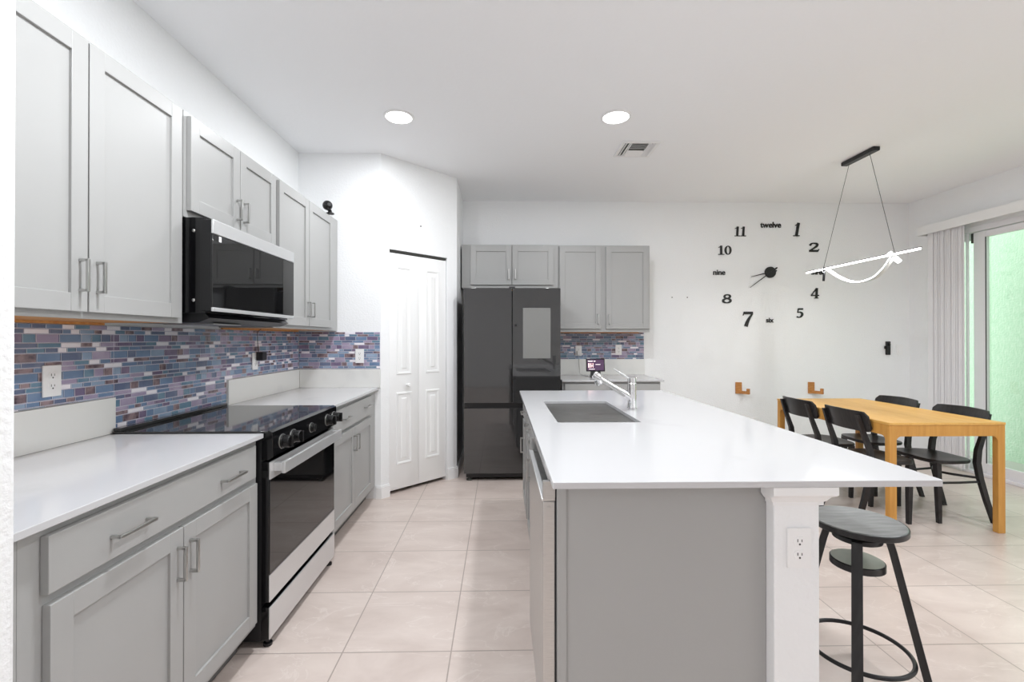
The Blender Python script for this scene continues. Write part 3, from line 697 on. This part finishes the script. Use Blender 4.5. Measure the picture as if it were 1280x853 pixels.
# ------------------------------------------------------------------ pendant lamp
px_ = 2.985
t = thing('pendant_lamp', (px_, 3.76, H-.03), 'slim lit pendant of bar and arc hanging over the dining table', 'lamp')
MB().box(px_-.028, px_+.028, 3.585, 3.935, H-.034, H-.0005, .006).build('canopy', M['black'], t)
for y0, y1 in ((3.875, 4.19), (3.655, 3.425)): MB().tube([(px_, y0, H-.034), (px_, y1, 1.972)], .0018, 6).build('wire', M['black'], t)
MB().box(px_-.009, px_+.009, 3.205, 4.43, 1.964, 1.970, .002).build('bar', M['black'], t)
MB().box(px_-.008, px_+.008, 3.21, 4.425, 1.9515, 1.9638, .002).build('bar_diffuser', M['ledon'], t)
arc_p = smooth([(y, z, 0) for y, z in ((4.165, 1.95), (4.10, 1.915), (4.005, 1.857), (3.874, 1.800), (3.752, 1.780), (3.616, 1.798), (3.526, 1.848), (3.457, 1.913), (3.425, 1.95))], 5)
def arc_at(off): 
    out = []
    for i in range(len(arc_p)):
        a, b = arc_p[max(i-1, 0)], arc_p[min(i+1, len(arc_p)-1)]; ty, tz = b[0]-a[0], b[1]-a[1]; l = math.hypot(ty, tz)
        out.append((px_, arc_p[i][0]+off*tz/l, arc_p[i][1]-off*ty/l))
    return out
MB().tube(arc_at(0), 1, sec=(.0155, .0035)).build('arc', M['steelpolish'], t)
MB().tube(arc_at(.0082), 1, sec=(.0145, .0045)).build('arc_diffuser', M['ledon'], t)
MB().lathe([(0, 0), (.017, .001), (.017, .098), (.012, .102), (0, .102)], (px_-.012, 3.462, 1.975), (.62, -.25, -.74), 16).build('end_light', M['ledon'], t)
MB().lathe([(0, 0), (.010, .001), (.010, .128), (0, .129)], (px_-.0, 4.178, 1.975), (-.04, .05, -.99), 12).build('end_bracket', M['black'], t)
area('pendant_glow', (px_, 3.8, 1.935), (0, 0, 0), .02, 1.1, 6.0, (.97, .985, 1))

# ------------------------------------------------------------------ recessed lights and vent
for (x, y), lb in zip(LAMPS[:2], ('lit round recessed ceiling light nearer the cabinets on the left', 'lit round recessed ceiling light above the sink beside the vent')):
    t = thing('recessed_light', (x, y, H), lb, 'ceiling light', 'round recessed ceiling lights')
    MB().lathe([(.104, H-.0005), (.104, H-.006), (.098, H-.009), (.088, H-.008), (.086, H-.0005)], (x, y, 0), (0, 0, 1), 48).build('trim_ring', M['trim'], t)
    MB().lathe([(0, H-.001), (.0855, H-.001), (.0855, H-.006), (.06, H-.009), (0, H-.0095)], (x, y, 0), (0, 0, 1), 48).build('diffuser', M['lampon'], t)
vx0, vx1, vy0, vy1 = .945, 1.245, 3.53, 3.83
t = thing('ceiling_vent', (1.1, 3.68, H), 'square white ceiling air vent with dark louvres', 'vent')
w = MB(); z0, z1 = H-.011, H-.0005
for b in ((vx0, vx1, vy0, vy0+.028), (vx0, vx1, vy1-.028, vy1), (vx0, vx0+.028, vy0+.028, vy1-.028), (vx1-.028, vx1, vy0+.028, vy1-.028)): w.box(*b, z0, z1, .003)
w.build('frame', M['trim'], t)
MB().box(vx0+.028, vx1-.028, vy0+.028, vy1-.028, H-.002, H-.0006).build('backing', M['grill'], t)
def slat(pts, ax, a, b, flip):
    w = MB()
    for p in pts:
        poly = [(p-.010*flip, H-.003), (p-.008*flip, H-.003), (p+.011*flip, H-.0145), (p+.009*flip, H-.0155)]
        w.prism(poly, a, b, (0, 2, 1) if ax == 'x' else (1, 2, 0))
    return w
slat([.985, 1.010], 'x', vy0+.03, vy1-.03, -1).build('louvre_left', M['trim'], t)
slat([1.205, 1.180], 'x', vy0+.03, vy1-.03, 1).build('louvre_right', M['trim'], t)
slat([3.575, 3.60, 3.625, 3.65], 'y', 1.03, 1.16, -1).build('louvre_front', M['trim'], t)
slat([3.79, 3.765, 3.74, 3.715], 'y', 1.03, 1.16, 1).build('louvre_back', M['trim'], t)
for x in (1.024, 1.162): MB().box(x-.003, x+.003, vy0+.03, vy1-.03, H-.013, H-.0022).build('divider', M['trim'], t)

# ------------------------------------------------------------------ wall clock
CX, CZ = 3.021, 2.060
t = thing('wall_clock', (CX, YB, CZ), 'large frameless black wall clock with numerals and words fixed to the wall', 'clock')
mw = face_my(YB)
def ribbon(w, pts, d0=.0005, d1=.010, closed=False):
    """thick-and-thin stroke: pts = (x, y, width)"""
    # resample by Catmull-Rom
    n = len(pts); L, R_ = [], []
    for i in range(n):
        x, y, wd_ = pts[i]
        a = pts[(i-1) % n] if (closed or i) else pts[i]; b = pts[(i+1) % n] if (closed or i < n-1) else pts[i]
        tx, ty = b[0]-a[0], b[1]-a[1]; l = math.hypot(tx, ty) or 1; nx, ny = -ty/l, tx/l
        L.append((x+nx*wd_/2, y+ny*wd_/2)); R_.append((x-nx*wd_/2, y-ny*wd_/2))
    w.rings([[(L[i][0], L[i][1], d0), (R_[i][0], R_[i][1], d0), (R_[i][0], R_[i][1], d1), (L[i][0], L[i][1], d1)] for i in range(n)], closed)
def ell(cx_, cy_, rx, ry, thick, thin, n=28):
    return [(cx_+rx*math.cos(2*PI*i/n), cy_+ry*math.sin(2*PI*i/n), thin+(thick-thin)*abs(math.cos(2*PI*i/n))**1.5) for i in range(n)]
GL = {
 '1': (.56, [[(.30, 0, .21), (.30, 1, .21)], [(.34, .97, .10), (.18, .86, .10), (.03, .80, .05)], [(.02, .035, .07), (.58, .035, .07)]], []),
 '2': (.66, [smooth([(.05, .70, .16), (.14, .89, .12), (.32, .94, .10), (.50, .86, .17), (.50, .66, .19), (.34, .42, .14), (.06, .12, .09)]), [(.02, .08, .16), (.60, .08, .16)], [(.58, .1, .10), (.65, .28, .05)]], []),
 '4': (.72, [[(.46, .98, .09), (.04, .33, .09)], [(.0, .29, .11), (.70, .29, .11)], [(.48, 1.0, .19), (.48, 0, .19)], [(.30, .03, .06), (.66, .03, .06)]], []),
 '5': (.62, [[(.13, .93, .15), (.58, .93, .15)], [(.15, .97, .08), (.11, .55, .08)], smooth([(.10, .54, .07), (.28, .60, .11), (.47, .50, .18), (.52, .30, .20), (.40, .09, .14), (.20, .03, .11), (.05, .10, .15)])], []),
 '7': (.66, [[(.04, .91, .17), (.62, .91, .17)], [(.06, .95, .06), (.02, .74, .04)], smooth([(.60, .88, .08), (.44, .58, .15), (.33, .28, .20), (.28, .0, .23)])], []),
 '8': (.66, [], [ell(.33, .745, .19, .20, .17, .10), ell(.33, .27, .25, .225, .19, .09)]),
 '0': (.64, [], [ell(.32, .5, .24, .45, .20, .08)]),
}
def numeral(txt, cx_, cz_, h, wd_, slant, lbl, rot=0):
    w = MB(mw); tot = sum(GL[c][0]+.07 for c in txt)-.07; sxx = wd_/tot; x0 = -wd_/2
    for c in txt:
        gw, op, cl = GL[c]
        for k, st in enumerate(op+cl):
            P = []
            for (a, b, q) in st:
                X = x0+a*sxx+slant*(b-.5)*h; Zz = (b-.5)*h
                P.append((cx_+X, cz_+Zz, q*(sxx+h)/2))
            ribbon(w, P, .0005, .009+.0007*k, k >= len(op))
        x0 += (gw+.07)*sxx
    o = w.build('numeral', M['numeral'], t, 60); o['label'] = lbl
def word(txt, cx_, cz_, wd_, lbl):
    cu = bpy.data.curves.new('w', 'FONT'); cu.body = txt; cu.align_x = 'CENTER'; cu.align_y = 'CENTER'; cu.extrude = .045; cu.offset = .018; cu.size = 1
    tmp = bpy.data.objects.new('w', cu); COL.objects.link(tmp); bpy.context.view_layer.update()
    me = bpy.data.meshes.new_from_object(tmp.evaluated_get(bpy.context.evaluated_depsgraph_get()))
    bpy.data.objects.remove(tmp); bpy.data.curves.remove(cu)
    xs = [v.co.x for v in me.vertices]; ys = [v.co.y for v in me.vertices]; zs = [v.co.z for v in me.vertices]
    s_ = wd_/(max(xs)-min(xs)); mx_, my_ = (max(xs)+min(xs))/2, (max(ys)+min(ys))/2; zz0 = min(zs)
    sy_ = s_*1.02
    for v in me.vertices:
        v.co = Vector((cx_+(v.co.x-mx_)*s_, YB-.0006-(v.co.z-zz0)*.1, cz_+(v.co.y-my_)*sy_))-t.location
    me.name = 'numeral'; me.materials.append(M['numeral'])
    o = bpy.data.objects.new('numeral', me); COL.objects.link(o); o.parent = t; o['label'] = lbl
numeral('1', 3.330, 2.541, .150, .070, .18, 'numeral 1')
numeral('2', 3.523, 2.344, .100, .115, .06, 'numeral 2')
numeral('4', 3.533, 1.826, .117, .092, .05, 'numeral 4')
numeral('5', 3.358, 1.604, .104, .078, .05, 'numeral 5')
numeral('7', 2.765, 1.536, .165, .118, .12, 'numeral 7')
numeral('8', 2.533, 1.763, .100, .110, .10, 'numeral 8')
numeral('10', 2.508, 2.306, .102, .150, .0, 'numeral 10')
numeral('11', 2.684, 2.517, .108, .128, .06, 'numeral 11')
word('twelve', 3.028, 2.593, .235, 'word twelve'); word('three', 3.565, 2.062, .16, 'word three')
word('six', 3.018, 1.523, .085, 'word six'); word('nine', 2.445, 2.057, .135, 'word nine')
MB(mw).lathe([(.062, .0005), (.062, .016), (.058, .02), (0, .021)], (CX, CZ, 0), (0, 0, 1), 40).build('hub', M['numeral'], t)
w = MB(mw); ribbon(w, [(2.795, 2.006, .006), (2.93, 2.040, .012), (CX, CZ, .016), (3.075, 2.074, .02), (3.088, 2.077, .012)], .0215, .0235); w.build('hour_hand', M['black'], t)
w = MB(mw); ribbon(w, [(2.783, 1.886, .006), (2.93, 1.995, .010), (CX, CZ, .014), (3.075, 2.1, .02), (3.092, 2.112, .012)], .024, .026); w.build('minute_hand', M['black'], t)

# ------------------------------------------------------------------ wooden hooks, nails
for i, (x, lb) in enumerate(((2.660, 'wooden wall hook low on the back wall nearer the refrigerator'), (3.482, 'wooden wall hook low on the back wall behind the oak table'))):
    if i == 0:
        t = hk = thing('wall_hook', (x, YB, .765), lb, 'hook', 'wooden hooks on the back wall')
        MB(mw).box(x-.034, x+.034, .703, .829, 0, .016, .002).build('back_plate', M['hookwood'], t)
        w = MB(); w.box(x-.01, x+.02, YB-.125, YB-.0165, .703, .735, .003); w.box(x-.01, x+.02, YB-.125, YB-.098, .735, .765, .003)
        w.bm.transform(Matrix.Translation((x, YB, 0)) @ Matrix.Rotation(math.radians(32), 4, 'Z') @ Matrix.Translation((-x, -YB, 0)))
        w.build('peg', M['hookwood'], t)
    else:
        c = copy_tree(hk); c.location.x = x; c['label'] = lb
for x, z, m, lb in ((1.915, 1.777, mw, 'small nail in the back wall nearer the wall cabinet'), (2.086, 1.777, mw, 'small nail in the back wall nearer the clock'), (None, 2.313, diagm, 'small black nail above the pantry door')):
    u = x if x else .393
    tag(MB(m).lathe([(.006, -.001), (.006, .004), (.003, .006), (0, .006)], (u, z, 0), (0, 0, 1), 10).build('nail', M['grill']), lb, 'nail')

# ------------------------------------------------------------------ vertical blind with valence
t = thing('vertical_blind', (XR-.06, 4.7, 2.45), 'white vertical blind drawn to one side under a valence', 'blind')
w = MB(); vz0, vz1 = 2.418, 2.511
w.box(XR-.125, XR-.115, 1.7, 4.861, vz0, vz1, .002); w.box(XR-.115, XR-.001, 4.851, 4.861, vz0, vz1, .001); w.box(XR-.115, XR-.001, 1.7, 4.851, vz1-.008, vz1, .001)
w.build('valence', M['trim'], t)
MB().box(XR-.09, XR-.05, 1.75, 4.84, vz1-.05, vz1-.01).build('head_rail', M['vinyl'], t)
for k in range(15):
    y = 4.44+.325*k/14; a = math.radians(9+3*math.sin(k*2.3)); hw = .044
    w = MB(); P = []
    for zz in (.04, 2.46):
        q = []
        for s_, b in ((-1, 0), (0, .006), (1, 0), (1, .0012), (0, .0072), (-1, .0012)):
            q.append((XR-.072+s_*hw*math.sin(a)+b-.004*(s_ == 0), y+s_*hw*math.cos(a)*.9+b*.5, zz))
        P.append(q)
    w.rings(P); w.build('vane', M['vane'], t)

# ------------------------------------------------------------------ camera on the cabinet
t = thing('security_camera', (-1.40, 3.47, 2.2865), 'small black ball camera on top of the wall cabinet', 'camera')
bx, by, bz = -1.328, 3.56, 2.340
MB().lathe([(.03, 0), (.03, .006), (.022, .010), (.016, .014)], (bx+.004, by+.045, 2.2865), (0, 0, 1), 24).build('base', M['black'], t)
MB().tube([(bx+.004, by+.045, 2.297), (bx+.003, by+.036, 2.312), (bx, by+.01, 2.33)], [.015, .014, .015], 14).build('neck', M['black'], t)
w = MB(); w.lathe([(max(.037*math.sin(PI*i/16), .0001), -.037*math.cos(PI*i/16)) for i in range(17)], (bx, by, bz), (0, 0, 1), 28); w.build('ball', M['blackgloss'], t)
MB().lathe([(.014, 0), (.014, .006), (.01, .008), (0, .008)], (bx+.022, by-.027, bz), (.63, -.77, 0), 18).build('lens', M['slot'], t)

# ------------------------------------------------------------------ smart display on the back counter
dx_, dy_ = .985, 4.74
t = thing('smart_display', (dx_, dy_, .9145), 'small black smart display with a lit purple screen', 'display')
TL_ = math.radians(10)
def mtl(u, v, w_): return (dx_+u, dy_-w_*math.cos(TL_)+v*math.sin(TL_), .977+v*math.cos(TL_)-w_*-math.sin(TL_))
cs = MB(mtl).box(-.098, .098, 0, .135, -.012, 0, .006).build('case', M['bezel'], t)
sc2 = MB(mtl).box(-.086, .086, .012, .123, -.001, .0008).build('screen', M['screen'], cs)
w = MB(mtl); w.box(-.078, -.03, .103, .111, .0009, .0013); w.box(-.02, .0, .103, .111, .0009, .0013); w.box(-.07, -.01, .022, .026, .0009, .0013); w.box(.0, .05, .07, .074, .0009, .0013)
w.build('screen_text', M['screenwhite'], t)
w = MB(mtl); w.box(-.076, -.06, .04, .085, .0009, .0013); w.box(-.052, -.044, .04, .085, .0009, .0013); w.box(-.044, -.03, .055, .061, .0009, .0013); w.box(-.03, -.023, .04, .085, .0009, .0013)
w.build('screen_digits', M['screenpink'], t)
w = MB(); w.prism([(dy_-.03, .9147), (dy_+.06, .9147), (dy_+.05, .93), (dy_+.022, .985), (dy_+.008, .985)], dx_-.05, dx_+.05, (1, 2, 0), .002); w.build('stand', M['black'], t)
t = thing('power_cable', (.84, 5.0, .9145), 'thin grey cable hanging from the back outlet to the counter', 'cable')
MB().tube([(.868, YB-.03, 1.16), (.866, YB-.035, 1.10), (.868, YB-.04, 1.0), (.875, YB-.05, .93), (.90, YB-.08, .9172), (.925, YB-.2, .9172), (.93, YB-.30, .9172)], .0024, 8).build('cord', M['steel'], t)
MB().box(.846, .89, YB-.045, YB-.0165, 1.135, 1.178, .004).build('plug', M['plate'], t)
